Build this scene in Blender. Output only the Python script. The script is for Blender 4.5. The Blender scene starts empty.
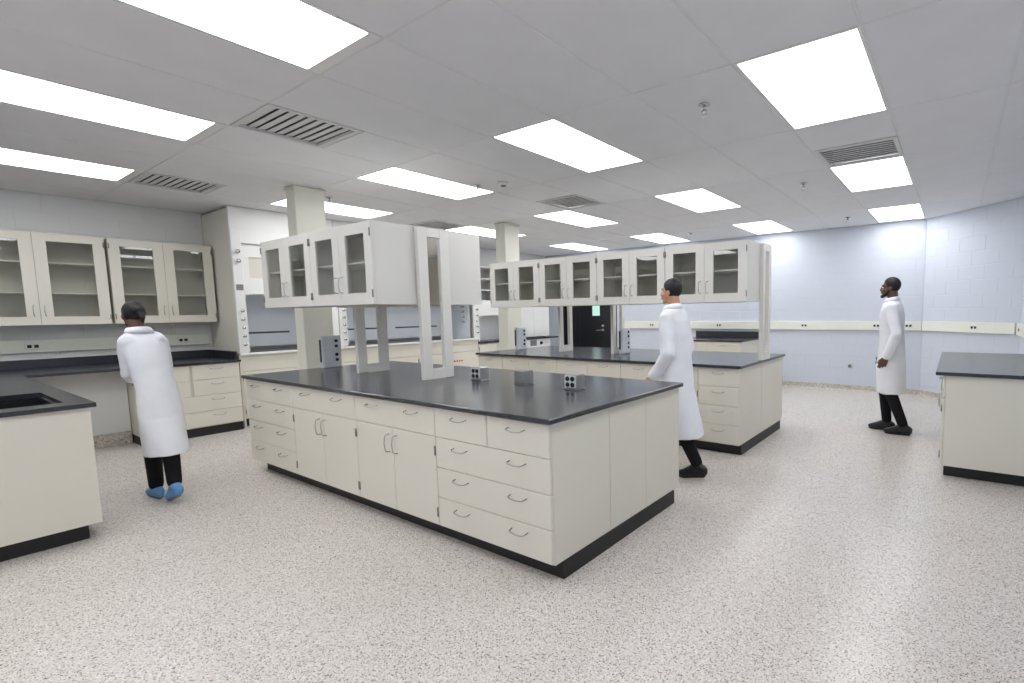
import bpy, bmesh, math, random
from mathutils import Vector, Matrix
random.seed(7)
PI = math.pi
SC = bpy.context.scene
COL = SC.collection

# ------------------------------------------------------------------ camera
cam_d = bpy.data.cameras.new('camera')
cam_d.sensor_width = 36.0
cam_d.lens = 499.3 / 1024 * 36.0
cam_d.shift_x = -105.0 / 1024
cam_d.shift_y = 18.0 / 1024
cam_d.clip_start = 0.05
cam = bpy.data.objects.new('camera', cam_d)
COL.objects.link(cam)
cam.matrix_world = Matrix(((0.828838, -0.041772, 0.557927, 1.69576),
                           (0.559311, 0.086964, -0.824384, -1.87974),
                           (-0.014083, 0.995335, 0.095443, 1.45996),
                           (0, 0, 0, 1)))
SC.camera = cam

# ------------------------------------------------------------------ world, exposure
w = bpy.data.worlds.new('world'); SC.world = w; w.use_nodes = True
w.node_tree.nodes['Background'].inputs[0].default_value = (0.8, 0.85, 0.9, 1)
w.node_tree.nodes['Background'].inputs[1].default_value = 0.1
SC.view_settings.view_transform = 'Standard'
SC.view_settings.look = 'None'
SC.view_settings.exposure = 0.0
SC.view_settings.gamma = 1.0
SC.view_settings.use_curve_mapping = False
LAMP = 8.0                                     # strength of the ceiling panels

# ------------------------------------------------------------------ materials
def srgb(r, g, b):
    f = lambda c: c / 12.92 if c <= 0.04045 else ((c + 0.055) / 1.055) ** 2.4
    return (f(r / 255), f(g / 255), f(b / 255), 1)

def mat(name, col, rough=0.5, metal=0.0, spec=0.5, noise=0.0, nscale=8.0, bump=0.0, bscale=200.0, coat=0.0):
    m = bpy.data.materials.new(name); m.use_nodes = True
    nt = m.node_tree; b = nt.nodes['Principled BSDF']
    b.inputs['Base Color'].default_value = col
    b.inputs['Roughness'].default_value = rough
    b.inputs['Metallic'].default_value = metal
    b.inputs['Specular IOR Level'].default_value = spec
    b.inputs['Coat Weight'].default_value = coat
    tc = nt.nodes.new('ShaderNodeTexCoord')
    if noise:
        n = nt.nodes.new('ShaderNodeTexNoise'); n.inputs['Scale'].default_value = nscale; n.inputs['Detail'].default_value = 4
        nt.links.new(tc.outputs['Object'], n.inputs['Vector'])
        r = nt.nodes.new('ShaderNodeValToRGB')
        r.color_ramp.elements[0].position = 0.3; r.color_ramp.elements[1].position = 0.7
        r.color_ramp.elements[0].color = tuple(c * (1 - noise) for c in col[:3]) + (1,)
        r.color_ramp.elements[1].color = tuple(min(1, c * (1 + noise)) for c in col[:3]) + (1,)
        nt.links.new(n.outputs['Fac'], r.inputs['Fac']); nt.links.new(r.outputs['Color'], b.inputs['Base Color'])
    if bump:
        n2 = nt.nodes.new('ShaderNodeTexNoise'); n2.inputs['Scale'].default_value = bscale
        nt.links.new(tc.outputs['Object'], n2.inputs['Vector'])
        bp = nt.nodes.new('ShaderNodeBump'); bp.inputs['Strength'].default_value = bump; bp.inputs['Distance'].default_value = 0.002
        nt.links.new(n2.outputs['Fac'], bp.inputs['Height']); nt.links.new(bp.outputs['Normal'], b.inputs['Normal'])
    return m

def emit(name, col, s):
    m = bpy.data.materials.new(name); m.use_nodes = True
    nt = m.node_tree; nt.nodes.clear()
    e = nt.nodes.new('ShaderNodeEmission'); e.inputs[0].default_value = col; e.inputs[1].default_value = s
    o = nt.nodes.new('ShaderNodeOutputMaterial'); nt.links.new(e.outputs[0], o.inputs[0])
    return m

def glass(name, tint, refl=1.0):
    m = bpy.data.materials.new(name); m.use_nodes = True
    nt = m.node_tree; nt.nodes.clear()
    t = nt.nodes.new('ShaderNodeBsdfTransparent'); t.inputs[0].default_value = tint
    g = nt.nodes.new('ShaderNodeBsdfGlossy'); g.inputs['Roughness'].default_value = 0.02
    g.inputs['Color'].default_value = (1, 1, 1, 1)
    lw = nt.nodes.new('ShaderNodeLayerWeight'); lw.inputs['Blend'].default_value = 0.5
    pw = nt.nodes.new('ShaderNodeMath'); pw.operation = 'POWER'; pw.inputs[1].default_value = 5
    f = nt.nodes.new('ShaderNodeMath'); f.operation = 'MULTIPLY_ADD'; f.inputs[1].default_value = 0.96; f.inputs[2].default_value = 0.04
    nt.links.new(lw.outputs['Facing'], pw.inputs[0]); nt.links.new(pw.outputs[0], f.inputs[0])   # same from both sides of the pane
    mx = nt.nodes.new('ShaderNodeMixShader')
    nt.links.new(f.outputs[0], mx.inputs[0]); nt.links.new(t.outputs[0], mx.inputs[1]); nt.links.new(g.outputs[0], mx.inputs[2])
    o = nt.nodes.new('ShaderNodeOutputMaterial'); nt.links.new(mx.outputs[0], o.inputs[0])
    return m

def terrazzo(name, base, dark, light, scale, rough, spec=0.5):
    m = bpy.data.materials.new(name); m.use_nodes = True
    nt = m.node_tree; b = nt.nodes['Principled BSDF']
    tc = nt.nodes.new('ShaderNodeTexCoord')
    v = nt.nodes.new('ShaderNodeTexVoronoi'); v.inputs['Scale'].default_value = scale
    nt.links.new(tc.outputs['Object'], v.inputs['Vector'])
    sp = nt.nodes.new('ShaderNodeSeparateColor'); nt.links.new(v.outputs['Color'], sp.inputs[0])
    r = nt.nodes.new('ShaderNodeValToRGB'); r.color_ramp.interpolation = 'CONSTANT'
    els = r.color_ramp.elements
    els[0].position = 0; els[0].color = dark
    els[1].position = 0.08; els[1].color = tuple(0.55 * a + 0.45 * c for a, c in zip(base, dark))
    for pos, c in ((0.17, tuple(0.87 * a for a in base[:3]) + (1,)), (0.36, base), (0.78, light)):
        e = els.new(pos); e.color = c
    nt.links.new(sp.outputs[0], r.inputs['Fac'])
    n = nt.nodes.new('ShaderNodeTexNoise'); n.inputs['Scale'].default_value = 1.3; n.inputs['Detail'].default_value = 3
    nt.links.new(tc.outputs['Object'], n.inputs['Vector'])
    mp = nt.nodes.new('ShaderNodeMapRange'); mp.inputs[3].default_value = 0.93; mp.inputs[4].default_value = 1.05
    nt.links.new(n.outputs['Fac'], mp.inputs[0])
    mx = nt.nodes.new('ShaderNodeMix'); mx.data_type = 'RGBA'; mx.blend_type = 'MULTIPLY'; mx.inputs[0].default_value = 1
    nt.links.new(r.outputs['Color'], mx.inputs[6]); nt.links.new(mp.outputs[0], mx.inputs[7])
    nt.links.new(mx.outputs[2], b.inputs['Base Color'])
    b.inputs['Roughness'].default_value = rough; b.inputs['Specular IOR Level'].default_value = spec
    return m

M = {
    'floor': terrazzo('floor_terrazzo', srgb(214, 207, 200), srgb(118, 104, 96), srgb(230, 224, 219), 215, 0.27, 0.45),
    'cove': terrazzo('cove_base', srgb(198, 192, 180), srgb(160, 152, 138), srgb(214, 208, 198), 60, 0.4),
    'ceil': mat('ceiling_board', srgb(232, 232, 234), 0.9, spec=0.2, noise=0.02, nscale=3, bump=0.15, bscale=300),
    'tee': mat('ceiling_tee', srgb(226, 226, 226), 0.5),
    'wall': mat('block_paint', srgb(208, 214, 226), 0.55, noise=0.012, nscale=2, bump=0.12, bscale=90),
    'wall_w': mat('block_paint_white_lit', srgb(232, 232, 231), 0.55, noise=0.012, nscale=2, bump=0.12, bscale=90),  # neutral white paint, its tone also lifted to stand in for light on wall_left
    'cab': mat('cabinet_paint', srgb(223, 219, 206), 0.42, noise=0.01, nscale=2),
    'cab_in': mat('cabinet_interior', srgb(214, 209, 198), 0.6, noise=0.01),
    'upper': mat('upper_cabinet_paint', srgb(219, 217, 212), 0.42, noise=0.01, nscale=2),
    'white': mat('white_enamel', srgb(232, 232, 230), 0.4, noise=0.008),
    'frame': mat('post_enamel', srgb(226, 224, 218), 0.4, noise=0.008),
    'top': mat('epoxy_resin_top', srgb(44, 45, 53), 0.20, spec=0.7, noise=0.06, nscale=30),
    'kick': mat('black_vinyl_base', srgb(24, 22, 23), 0.5, noise=0.05),
    'steel': mat('brushed_steel', srgb(186, 186, 184), 0.3, metal=1.0, noise=0.03, nscale=40),
    'hinge': mat('dark_hinge_steel', srgb(140, 138, 134), 0.4, metal=0.9, noise=0.03),
    'gbox': mat('grey_service_box', srgb(214, 218, 224), 0.35, metal=0.0, noise=0.02),
    'black': mat('black_plastic', srgb(18, 18, 20), 0.4, noise=0.05),
    'race': mat('cream_raceway', srgb(236, 237, 226), 0.45, noise=0.01),
    'liner': mat('hood_liner', srgb(227, 230, 235), 0.5, noise=0.015),
    'slot': mat('dark_slot', srgb(70, 74, 80), 0.6, noise=0.05),
    'door': mat('black_door_paint', srgb(20, 20, 26), 0.35, noise=0.05),
    'glass': glass('cabinet_glass', (0.93, 0.94, 0.93, 1)),
    'sash': glass('sash_glass', (0.72, 0.75, 0.80, 1)),
    'lamp': emit('lamp_diffuser', (0.97, 0.985, 1.0, 1), LAMP),
    'lite': emit('corridor_lit_pane', (0.62, 0.95, 0.85, 1), 0.95),
    'grille': mat('grille_paint', srgb(214, 214, 214), 0.5, noise=0.01),
    'duct': mat('duct_dark', srgb(120, 120, 122), 0.8, noise=0.05),
    'chrome': mat('chrome', srgb(190, 190, 190), 0.2, metal=1.0, noise=0.02),
    'col': mat('column_paint', srgb(226, 224, 211), 0.5, noise=0.012),
    'coat': mat('lab_coat_cotton', srgb(236, 237, 243), 0.8, spec=0.2, noise=0.02, nscale=12, bump=0.3, bscale=40),
    'trouser': mat('black_trousers', srgb(22, 22, 26), 0.8, spec=0.2, noise=0.08),
    'shoe': mat('black_shoe', srgb(16, 16, 18), 0.4, noise=0.05),
    'bshoe': mat('blue_shoe', srgb(96, 150, 205), 0.6, noise=0.06, nscale=20),
    'sole': mat('shoe_sole', srgb(120, 130, 150), 0.7, noise=0.05),
    'hair': mat('black_hair', srgb(20, 17, 16), 0.6, noise=0.15, nscale=60),
    'skin_d': mat('dark_skin', srgb(98, 66, 52), 0.5, noise=0.03),
    'skin_l': mat('tan_skin', srgb(200, 150, 124), 0.5, noise=0.03),
    'eye': mat('eye_white', srgb(235, 232, 228), 0.2, noise=0.01),
    'iris': mat('eye_dark', srgb(24, 18, 16), 0.2, noise=0.02),
    'lip': mat('lip', srgb(140, 84, 78), 0.5, noise=0.03),
    'red': mat('hazard_red', srgb(190, 52, 44), 0.5, noise=0.03),
    'disp': mat('grey_display', srgb(120, 130, 128), 0.3, noise=0.03),
    'grey': mat('grey_appliance', srgb(198, 202, 206), 0.4, noise=0.01),
}

# ------------------------------------------------------------------ helpers
def box(bm, x0, x1, y0, y1, z0, z1, bev=0.0):
    r = bmesh.ops.create_cube(bm, size=1.0, matrix=Matrix.Translation(((x0 + x1) / 2, (y0 + y1) / 2, (z0 + z1) / 2)) @ Matrix.Diagonal((x1 - x0, y1 - y0, z1 - z0, 1)))
    if bev:
        es = {e for v in r['verts'] for e in v.link_edges}
        bmesh.ops.bevel(bm, geom=list(es), offset=bev, segments=1, affect='EDGES')

def cyl(bm, c, axis, r, h, seg=14, r2=None):
    rot = {'z': Matrix(), 'x': Matrix.Rotation(PI / 2, 4, 'Y'), 'y': Matrix.Rotation(PI / 2, 4, 'X')}[axis]
    bmesh.ops.create_cone(bm, cap_ends=True, segments=seg, radius1=r, radius2=r if r2 is None else r2, depth=h, matrix=Matrix.Translation(c) @ rot)

def tube(bm, pts, r, seg=6):
    pts = [Vector(p) for p in pts]; rings = []
    for i, p in enumerate(pts):
        d = (pts[min(i + 1, len(pts) - 1)] - pts[max(i - 1, 0)]).normalized()
        u = d.cross(Vector((0.31, 0.87, 0.39))).normalized(); v = d.cross(u)
        rings.append([bm.verts.new(p + u * r * math.cos(2 * PI * k / seg) + v * r * math.sin(2 * PI * k / seg)) for k in range(seg)])
    for a, b in zip(rings, rings[1:]):
        for k in range(seg):
            bm.faces.new((a[k], a[(k + 1) % seg], b[(k + 1) % seg], b[k]))
    bm.faces.new(rings[0][::-1]); bm.faces.new(rings[-1])

def mesh_of(bm, name, m, smooth=False):
    bmesh.ops.recalc_face_normals(bm, faces=bm.faces)
    me = bpy.data.meshes.new(name); bm.to_mesh(me); bm.free()
    me.materials.append(m)
    if smooth: me.polygons.foreach_set('use_smooth', [True] * len(me.polygons))
    return me

def link(name, me, parent=None, loc=(0, 0, 0), rot=None):
    o = bpy.data.objects.new(name, me); COL.objects.link(o)
    o.location = loc
    if rot: o.rotation_euler = rot
    if parent: o.parent = parent
    return o

def bobj(name, boxes, m, parent=None, bev=0.0, loc=(0, 0, 0)):
    bm = bmesh.new()
    for b in boxes: box(bm, *b, bev)
    return link(name, mesh_of(bm, name, m), parent, loc)

CACHE = {}
def shared(key, fn):
    if key not in CACHE: CACHE[key] = fn()
    return CACHE[key]

def thing(name, label, cat, loc=(0, 0, 0), rotz=0.0, group=None):
    o = bpy.data.objects.new(name, None); COL.objects.link(o)
    o.empty_display_size = 0.1
    o.location = loc; o.rotation_euler = (0, 0, rotz)
    return tag(o, label, cat, group)

def tag(o, label, cat, group=None):
    o['label'] = label; o['category'] = cat
    if group: o['group'] = group
    return o

def struct(o):
    o['kind'] = 'structure'; return o

# ------------------------------------------------------------------ dimensions
XL, XR, YF, YB, ZC = -6.95, 2.42, -5.2, 7.75, 2.878
CHX, CHY = 1.25, 6.62            # cut-off corner: (CHX, YB) to (XR, CHY)
TOP = 0.914                      # worktop height

# ------------------------------------------------------------------ floor
fl = struct(bobj('floor', [(XL - .2, XR + .2, YF - .2, YB + .2, -0.1, 0)], M['floor']))

# ------------------------------------------------------------------ walls of painted block
BW, BH, J = 0.425, 0.2055, 0.008
def block_mesh(wd, ht, m):
    def f():
        bm = bmesh.new(); box(bm, 0, wd, 0, 0.03, 0, ht, 0.0025)
        return mesh_of(bm, 'block', m)
    return shared(('block', m.name, round(wd, 3), round(ht, 3)), f)

def block_wall(name, p0, p1, thick=0.15, u0=None, u1=None, hole=None, m=None):
    """p0->p1 along the wall's inner face, room on the left-hand side of the walk; local x along, y outwards."""
    m = m or M['wall']
    d = Vector((p1[0] - p0[0], p1[1] - p0[1])); L = d.length; a = math.atan2(d.y, d.x)
    bm = bmesh.new(); g = 0.0025
    # backing is recessed g behind the block faces; local +y points away from the room
    if hole:
        h0, h1, hz = hole
        for b in ((-.0, h0, g, thick, 0, ZC + .1), (h1, L, g, thick, 0, ZC + .1), (h0, h1, g, thick, hz, ZC + .1)): box(bm, *b)
    else:
        box(bm, 0, L, g, thick, 0, ZC + .1)
    wo = struct(link(name, mesh_of(bm, name, m), None, (p0[0], p0[1], 0), (0, 0, a)))
    u0 = 0 if u0 is None else u0; u1 = L if u1 is None else u1
    row = 0; z = 0.0
    while z < ZC - 0.02:
        ht = min(BH, ZC - z)
        u = u0 - (BW / 2 if row % 2 else 0)
        while u < u1 - 0.02:
            s0, s1 = max(u, u0), min(u + BW, u1); u += BW
            segs = [(s0, s1)]
            if hole and z < hole[2] - 0.02:
                segs = []
                if s0 < hole[0]: segs.append((s0, min(s1, hole[0])))
                if s1 > hole[1]: segs.append((max(s0, hole[1]), s1))
            for q0, q1 in segs:
                if q1 - q0 < 0.04: continue
                link('block', block_mesh(q1 - q0 - J, ht - J, m), wo, (q0 + J / 2, 0, z + J / 2))
        z += BH; row += 1
    return wo

DX0, DX1, DZ = -6.36, -4.86, 2.12
# walls walked so that local +y (to the left of travel) points out of the room
block_wall('wall_back', (XL, YB), (CHX, YB), hole=(DX0 - XL - .05, DX1 - XL + .05, DZ + .05))
block_wall('wall_corner', (CHX, YB), (XR, CHY))
block_wall('wall_right', (XR, CHY), (XR, YF), u1=2.6)
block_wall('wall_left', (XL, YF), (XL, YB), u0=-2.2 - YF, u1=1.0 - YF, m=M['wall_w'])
block_wall('wall_front', (XR, YF), (XL, YF), u0=0, u1=0.01)

def skirt(name, p0, p1, h=0.10):
    d = Vector((p1[0] - p0[0], p1[1] - p0[1])); a = math.atan2(d.y, d.x)
    bm = bmesh.new()
    box(bm, 0, d.length, -0.012, 0.002, 0, h, 0.004)
    vs = [bm.verts.new((x, y, z)) for x in (0, d.length) for (y, z) in ((-0.012, 0.0), (-0.04, 0.0), (-0.02, 0.012), (-0.012, 0.035))]
    for k in range(4): bm.faces.new((vs[k], vs[(k + 1) % 4], vs[4 + (k + 1) % 4], vs[4 + k]))
    struct(link(name, mesh_of(bm, name, M['cove']), None, (p0[0], p0[1], 0), (0, 0, a)))
skirt('baseboard_back', (DX1 + .08, YB), (CHX, YB))
skirt('baseboard_corner', (CHX, YB), (XR, CHY))
skirt('baseboard_right', (XR, CHY), (XR, 5.45))

# ------------------------------------------------------------------ ceiling: tees, boards, lamps, grilles
MX, MY = 0.6804, 1.313
LCX = [0.903 - 3 * MX * k for k in (3, 2, 1, 0)]; LCY = [1.68 + 2 * MY * k for k in (-2, -1, 0, 1, 2)]      # lamp centres on the grid
GX0 = 0.903 - MX / 2 - 11 * MX      # x of a grid line left of the left wall
GY0 = 1.68 - MY / 2 - 5 * MY
ce = struct(bobj('ceiling', [(XL - .2, XR + .2, YF - .2, YB + .2, ZC + 0.14, ZC + 0.25)], M['ceil']))
lampcells, grillecells = {}, {}
for k, cx in enumerate(LCX):
    for r, cy in enumerate(LCY):
        lampcells[(math.floor((cx - GX0) / MX), round((cy - GY0 - MY / 2) / MY))] = (k, r)
def cell_of(x, y): return (math.floor((x - GX0) / MX), math.floor((y - GY0) / MY))
GR = [(-2.51, 0.0, 0, 'square ceiling air grille with slats, nearest the large light panel'),
      (-5.22, 0.0, 0, 'square slatted ceiling grille by the left wall above glass cabinets'),
      (0.90, 3.4, 1, 'slatted ceiling grille touching a light panel at the right'),
      (-2.51, 3.4, 1, 'grey ceiling grille over the gap between the two islands'),
      (-5.22, 3.4, 1, 'far ceiling grille above the fume hoods')]
for x, y, half, lab in GR: grillecells[cell_of(x, y)] = half
def tile_mesh(wx, wy):
    def f():
        bm = bmesh.new(); box(bm, 0, wx, 0, wy, 0, 0.02, 0.004); return mesh_of(bm, 'tile', M['ceil'])
    return shared(('tile', round(wx, 3), round(wy, 3)), f)
def put_tile(x0, x1, y0, y1):
    x0, x1, y0, y1 = max(x0, XL), min(x1, XR), max(y0, YF), min(y1, YB)
    if x1 - x0 < 0.05 or y1 - y0 < 0.05: return
    link('tile', tile_mesh(x1 - x0 - 0.014, y1 - y0 - 0.014), ce, (x0 + 0.007, y0 + 0.007, ZC))
nx = int((XR - GX0) / MX) + 1; ny = int((YB - GY0) / MY) + 1
for i in range(0, nx):
    for j in range(-1, ny):
        x0, y0 = GX0 + i * MX, GY0 + j * MY
        if (i, j) in lampcells: continue
        if (i, j) in grillecells:
            put_tile(*((x0, x0 + MX, y0 + MY / 2, y0 + MY) if grillecells[(i, j)] == 0 else (x0, x0 + MX, y0, y0 + MY / 2))); continue
        put_tile(x0, x0 + MX, y0, y0 + MY)
bmx = bmesh.new(); box(bmx, -.009, .009, YF, YB, ZC + .0045, ZC + .02); tee_y = mesh_of(bmx, 'tee', M['tee'])
bmx = bmesh.new(); box(bmx, XL, XR, -.009, .009, ZC + .005, ZC + .02); tee_x = mesh_of(bmx, 'tee', M['tee'])
for i in range(nx + 1):
    if XL < GX0 + i * MX < XR: link('tee', tee_y, ce, (GX0 + i * MX, 0, 0))
for j in range(-1, ny + 1):
    if YF < GY0 + j * MY < YB: link('tee', tee_x, ce, (0, GY0 + j * MY, 0))

LA, LB = 0.632, 1.262
def lamp_frame(b0, b1):
    bm = bmesh.new(); a, A, B = LA / 2, MX / 2 - .008, MY / 2 - .008
    for q in ((-A, -a, -B, B), (a, A, -B, B), (-a, a, -B, b0), (-a, a, b1, B)): box(bm, *q, -0.001, 0.018)
    return mesh_of(bm, 'lamp_frame', M['white'])
def lamp_diff(b0, b1):
    bm = bmesh.new(); box(bm, -LA / 2, LA / 2, b0, b1, -0.002, 0.016); return mesh_of(bm, 'diffuser', M['lamp'])
LAMPS = [(lamp_frame(-LB / 2, LB / 2), lamp_diff(-LB / 2, LB / 2)), (lamp_frame(-.64, .585), lamp_diff(-.64, .585))]
ORD = ('nearest the left wall', 'second from the left wall', 'third from the left wall', 'nearest the right wall')
ROWN = ('', 'in the row nearest the camera', 'in the near island row', 'in the far island row', 'in the back wall row')
for k, cx in enumerate(LCX):
    for r, cy in enumerate(LCY):
        hidden = r == 0 or (k == 3 and r == 1)
        lab = 'white ceiling light panel overhead behind the camera' if hidden else 'lit ceiling panel %s, %s' % (ROWN[r], ORD[k])
        t = thing('ceiling_light', lab, 'light', (cx, cy, ZC), 0, 'ceiling lights behind the camera' if hidden else 'recessed ceiling light panels')
        lf, ld = LAMPS[1 if r == 1 else 0]; link('frame', lf, t); link('diffuser', ld, t)

def slat_mesh():
    bm = bmesh.new()
    bmesh.ops.create_cube(bm, size=1, matrix=Matrix.Rotation(math.radians(8), 4, 'X') @ Matrix.Diagonal((0.588, 0.050, 0.004, 1)))
    return mesh_of(bm, 'slat', M['grille'])
SL = slat_mesh()
for x, y, half, lab in GR:
    i, j = cell_of(x, y); cx = GX0 + (i + .5) * MX; cy = GY0 + j * MY + (MY / 4 if half == 0 else 3 * MY / 4)
    t = thing('ceiling_grille', lab, 'air grille', (cx, cy, ZC), 0, 'ceiling air grilles')
    A, B, a, b = MX / 2 - .01, MY / 4 - .01, .295, .285
    bobj('frame', [(-A, -a, -B, B, -.004, .016), (a, A, -B, B, -.004, .016), (-a, a, -B, -b, -.004, .016), (-a, a, b, B, -.004, .016)], M['grille'], t)
    bobj('duct', [(-a, a, -b, b, .125, .135), (-a, -a + .004, -b, b, .017, .125), (a - .004, a, -b, b, .017, .125), (-a, a, -b, -b + .004, .017, .125), (-a, a, b - .004, b, .017, .125)], M['duct'], t)
    for s in range(9):
        link('slat', SL, t, (0, -b + (s + .5) * 2 * b / 9, 0.020))

def sprinkler(x, y, lab):
    t = thing('fire_sprinkler', lab, 'sprinkler', (x, y, ZC), 0, 'pendant fire sprinklers')
    bm = bmesh.new(); cyl(bm, (0, 0, -.004), 'z', .04, .012, 18, .03); link('escutcheon', mesh_of(bm, 'escutcheon', M['chrome'], True), t)
    bm = bmesh.new(); cyl(bm, (0, 0, -.025), 'z', .011, .04); tube(bm, [(-.012, 0, -.04), (-.02, 0, -.055), (-.006, 0, -.075)], .004); tube(bm, [(.012, 0, -.04), (.02, 0, -.055), (.006, 0, -.075)], .004)
    link('nozzle', mesh_of(bm, 'nozzle', M['chrome'], True), t)
    bm = bmesh.new(); cyl(bm, (0, 0, -.079), 'z', .026, .004, 16); link('deflector', mesh_of(bm, 'deflector', M['chrome']), t)
for x, y, lab in ((0.2, 1.45, 'fire sprinkler beside the large right-hand ceiling panel'), (0.21, 4.13, 'fire sprinkler left of the slatted grille at right'),
                  (-2.75, 1.98, 'fire sprinkler at the end of a panel over near island'), (-4.6, 1.3, 'fire sprinkler beside the near column'),
                  (0.24, 6.75, 'fire sprinkler by the light panel near the right wall'), (-2.4, 6.63, 'fire sprinkler over the far island cabinets')):
    sprinkler(x, y, lab)
t = thing('smoke_detector', 'round white smoke detector on the ceiling next to a sprinkler', 'smoke detector', (-2.45, 2.08, ZC))
bm = bmesh.new(); cyl(bm, (0, 0, -.015), 'z', .045, .03, 24, .06); link('housing', mesh_of(bm, 'housing', M['white'], True), t)
bm = bmesh.new(); cyl(bm, (0, 0, -.036), 'z', .025, .014, 18, .03); link('sensor', mesh_of(bm, 'sensor', M['hinge'], True), t)

# ------------------------------------------------------------------ door
d1 = bpy.data.objects.new('door_1', None); COL.objects.link(d1); d1.location = (DX0, YB, 0); struct(d1)
DW = DX1 - DX0
bobj('frame', [(-.05, 0, -.03, .12, 0, DZ + .05), (DW, DW + .05, -.03, .12, 0, DZ + .05), (0, DW, -.03, .12, DZ, DZ + .05)], M['black'], d1, .004)
FX = .44                                              # narrow fixed leaf on the left
bobj('fixed_leaf', [(.004, FX - .003, .02, .065, .008, DZ - .004)], M['door'], d1, .002)
lx0, lx1, lz0, lz1 = .82, 1.05, 1.37, 1.95
leaf = bobj('leaf', [(FX, lx0, .02, .065, .008, DZ - .004), (lx1, DW - .004, .02, .065, .008, DZ - .004), (lx0, lx1, .02, .065, .008, lz0), (lx0, lx1, .02, .065, lz1, DZ - .004)], M['door'], d1)
bobj('window_pane', [(lx0, lx1, .036, .05, lz0, lz1)], M['lite'], leaf)
bm = bmesh.new(); cyl(bm, (1.14, .012, 1.03), 'y', .028, .018, 18); cyl(bm, (1.14, .006, 1.13), 'y', .024, .03, 18)
tube(bm, [(1.14, .01, 1.03), (1.14, -.045, 1.03), (1.12, -.05, 1.03), (.99, -.05, 1.025)], .011, 8)
link('handle', mesh_of(bm, 'handle', M['steel'], True), leaf)
bobj('void', [(-.05, DW + .05, .125, .14, 0, DZ + .05)], M['black'], d1)

# ------------------------------------------------------------------ columns
def column(x0, x1, y0, y1, lab):
    t = thing('column', lab, 'column', ((x0 + x1) / 2, (y0 + y1) / 2, 0), 0, 'structural columns')
    a, b = (x1 - x0) / 2, (y1 - y0) / 2
    bobj('shaft', [(-a, a, -b, b, 0, ZC - .004)], M['col'], t, .008)
    bobj('base_trim', [(-a - .01, a + .01, -b - .01, b + .01, 0.0, .1)], M['kick'], t, .003)
    bobj('ceiling_trim', [(-a - .012, a + .012, -b - .012, b + .012, ZC - .035, ZC - .006)], M['col'], t, .003)
column(-4.50, -4.30, .78, 1.10, 'cream square column rising behind the near island cabinets')
column(-4.42, -4.20, 3.75, 4.06, 'cream square column rising behind the far island cabinets')

# ------------------------------------------------------------------ handles, hinges
def pull():
    bm = bmesh.new()
    tube(bm, [(-.062, 0, 0), (-.06, -.022, -.004), (-.05, -.03, -.008), (0, -.034, -.012), (.05, -.03, -.008), (.06, -.022, -.004), (.062, 0, 0)], .0040)
    return mesh_of(bm, 'pull', M['steel'], True)
PULL = pull()
def hinge():
    bm = bmesh.new(); cyl(bm, (0, -.004, 0), 'z', .005, .06, 8); return mesh_of(bm, 'hinge', M['hinge'], True)
HINGE = hinge()

def drawer(t, x0, x1, z0, z1, npull, m):
    g = .002
    d = bobj('drawer', [(x0 + g, x1 - g, 0, .02, z0 + g, z1 - g)], m, t, .003)
    wd = x1 - x0
    for k in range(npull):
        link('pull', PULL, d, (x0 + wd * (k + .5) / npull if npull < 2 else x0 + wd * (.25 + .5 * k), 0, z1 - .05))
    return d

def cdoor(t, x0, x1, z0, z1, hinge_left, m):
    g = .002
    d = bobj('door', [(x0 + g, x1 - g, 0, .02, z0 + g, z1 - g)], m, t, .003)
    hx = x0 + .0 if hinge_left else x1 - .0
    for z in (z0 + .09, z1 - .09): link('hinge', HINGE, d, (hx + (.006 if hinge_left else -.006), 0, z))
    link('pull', PULL, d, (x1 - .045 if hinge_left else x0 + .045, 0, z1 - .11), (0, PI / 2, 0))
    return d

ROWS = (.115, .305, .5, .695, .882)
def base_cab(label, loc, rotz, wd, depth, kind, group, name=None, kick=False, m=None, back_cut=None):
    """local: x along the front, front at y = 0 looking to -y, depth along +y"""
    m = m or M['cab']
    t = thing(name or {'w': 'drawer_cabinet', 's': 'drawer_cabinet', 'm': 'drawer_cabinet', 'd': 'cupboard', 'h': 'cupboard'}[kind], label, 'cabinet', loc, rotz, group)
    bobj('body', [(0.001, wd - .001, .021, depth, .105, .884)], m, t, .002)
    if kick: bobj('toe_kick', [(0.001, wd - .001, .08, depth - .002, 0, .104)], M['kick'], t)
    R = ROWS
    if kind == 'w':                                   # four full-width drawers
        for a, b in zip(R, R[1:]): drawer(t, 0, wd, a, b, 2, m)
    elif kind == 'm':                                 # split top drawer, three wide ones
        drawer(t, 0, wd / 2, R[3], R[4], 1, m); drawer(t, wd / 2, wd, R[3], R[4], 1, m)
        for a, b in zip(R[:3], R[1:4]): drawer(t, 0, wd, a, b, 2, m)
    elif kind == 'q':                                 # two split rows, two wide ones
        for i in (2, 3):
            drawer(t, 0, wd / 2 - .012, R[i], R[i + 1], 1, m); drawer(t, wd / 2 + .012, wd, R[i], R[i + 1], 1, m)
        for a, b in zip(R[:2], R[1:3]): drawer(t, 0, wd, a, b, 2, m)
    elif kind == 's':                                 # single column of drawers
        for a, b in zip(R, R[1:]): drawer(t, 0, wd, a, b, 1, m)
    elif kind in ('d', 'h'):                          # drawers over a pair of doors
        if kind == 'd': drawer(t, 0, wd, R[3], R[4], 2, m)
        else:
            drawer(t, 0, wd / 2, R[3], R[4], 1, m); drawer(t, wd / 2, wd, R[3], R[4], 1, m)
        cdoor(t, 0, wd / 2, R[0], R[3], True, m); cdoor(t, wd / 2, wd, R[0], R[3], False, m)
    return t

# ------------------------------------------------------------------ near island
def slab(name, label, x0, x1, y0, y1, cat='countertop', group=None, z=TOP):
    bm = bmesh.new(); box(bm, x0, x1, y0, y1, z - .029, z, .004)
    return tag(link(name, mesh_of(bm, name, M['top'])), label, cat, group)

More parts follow.
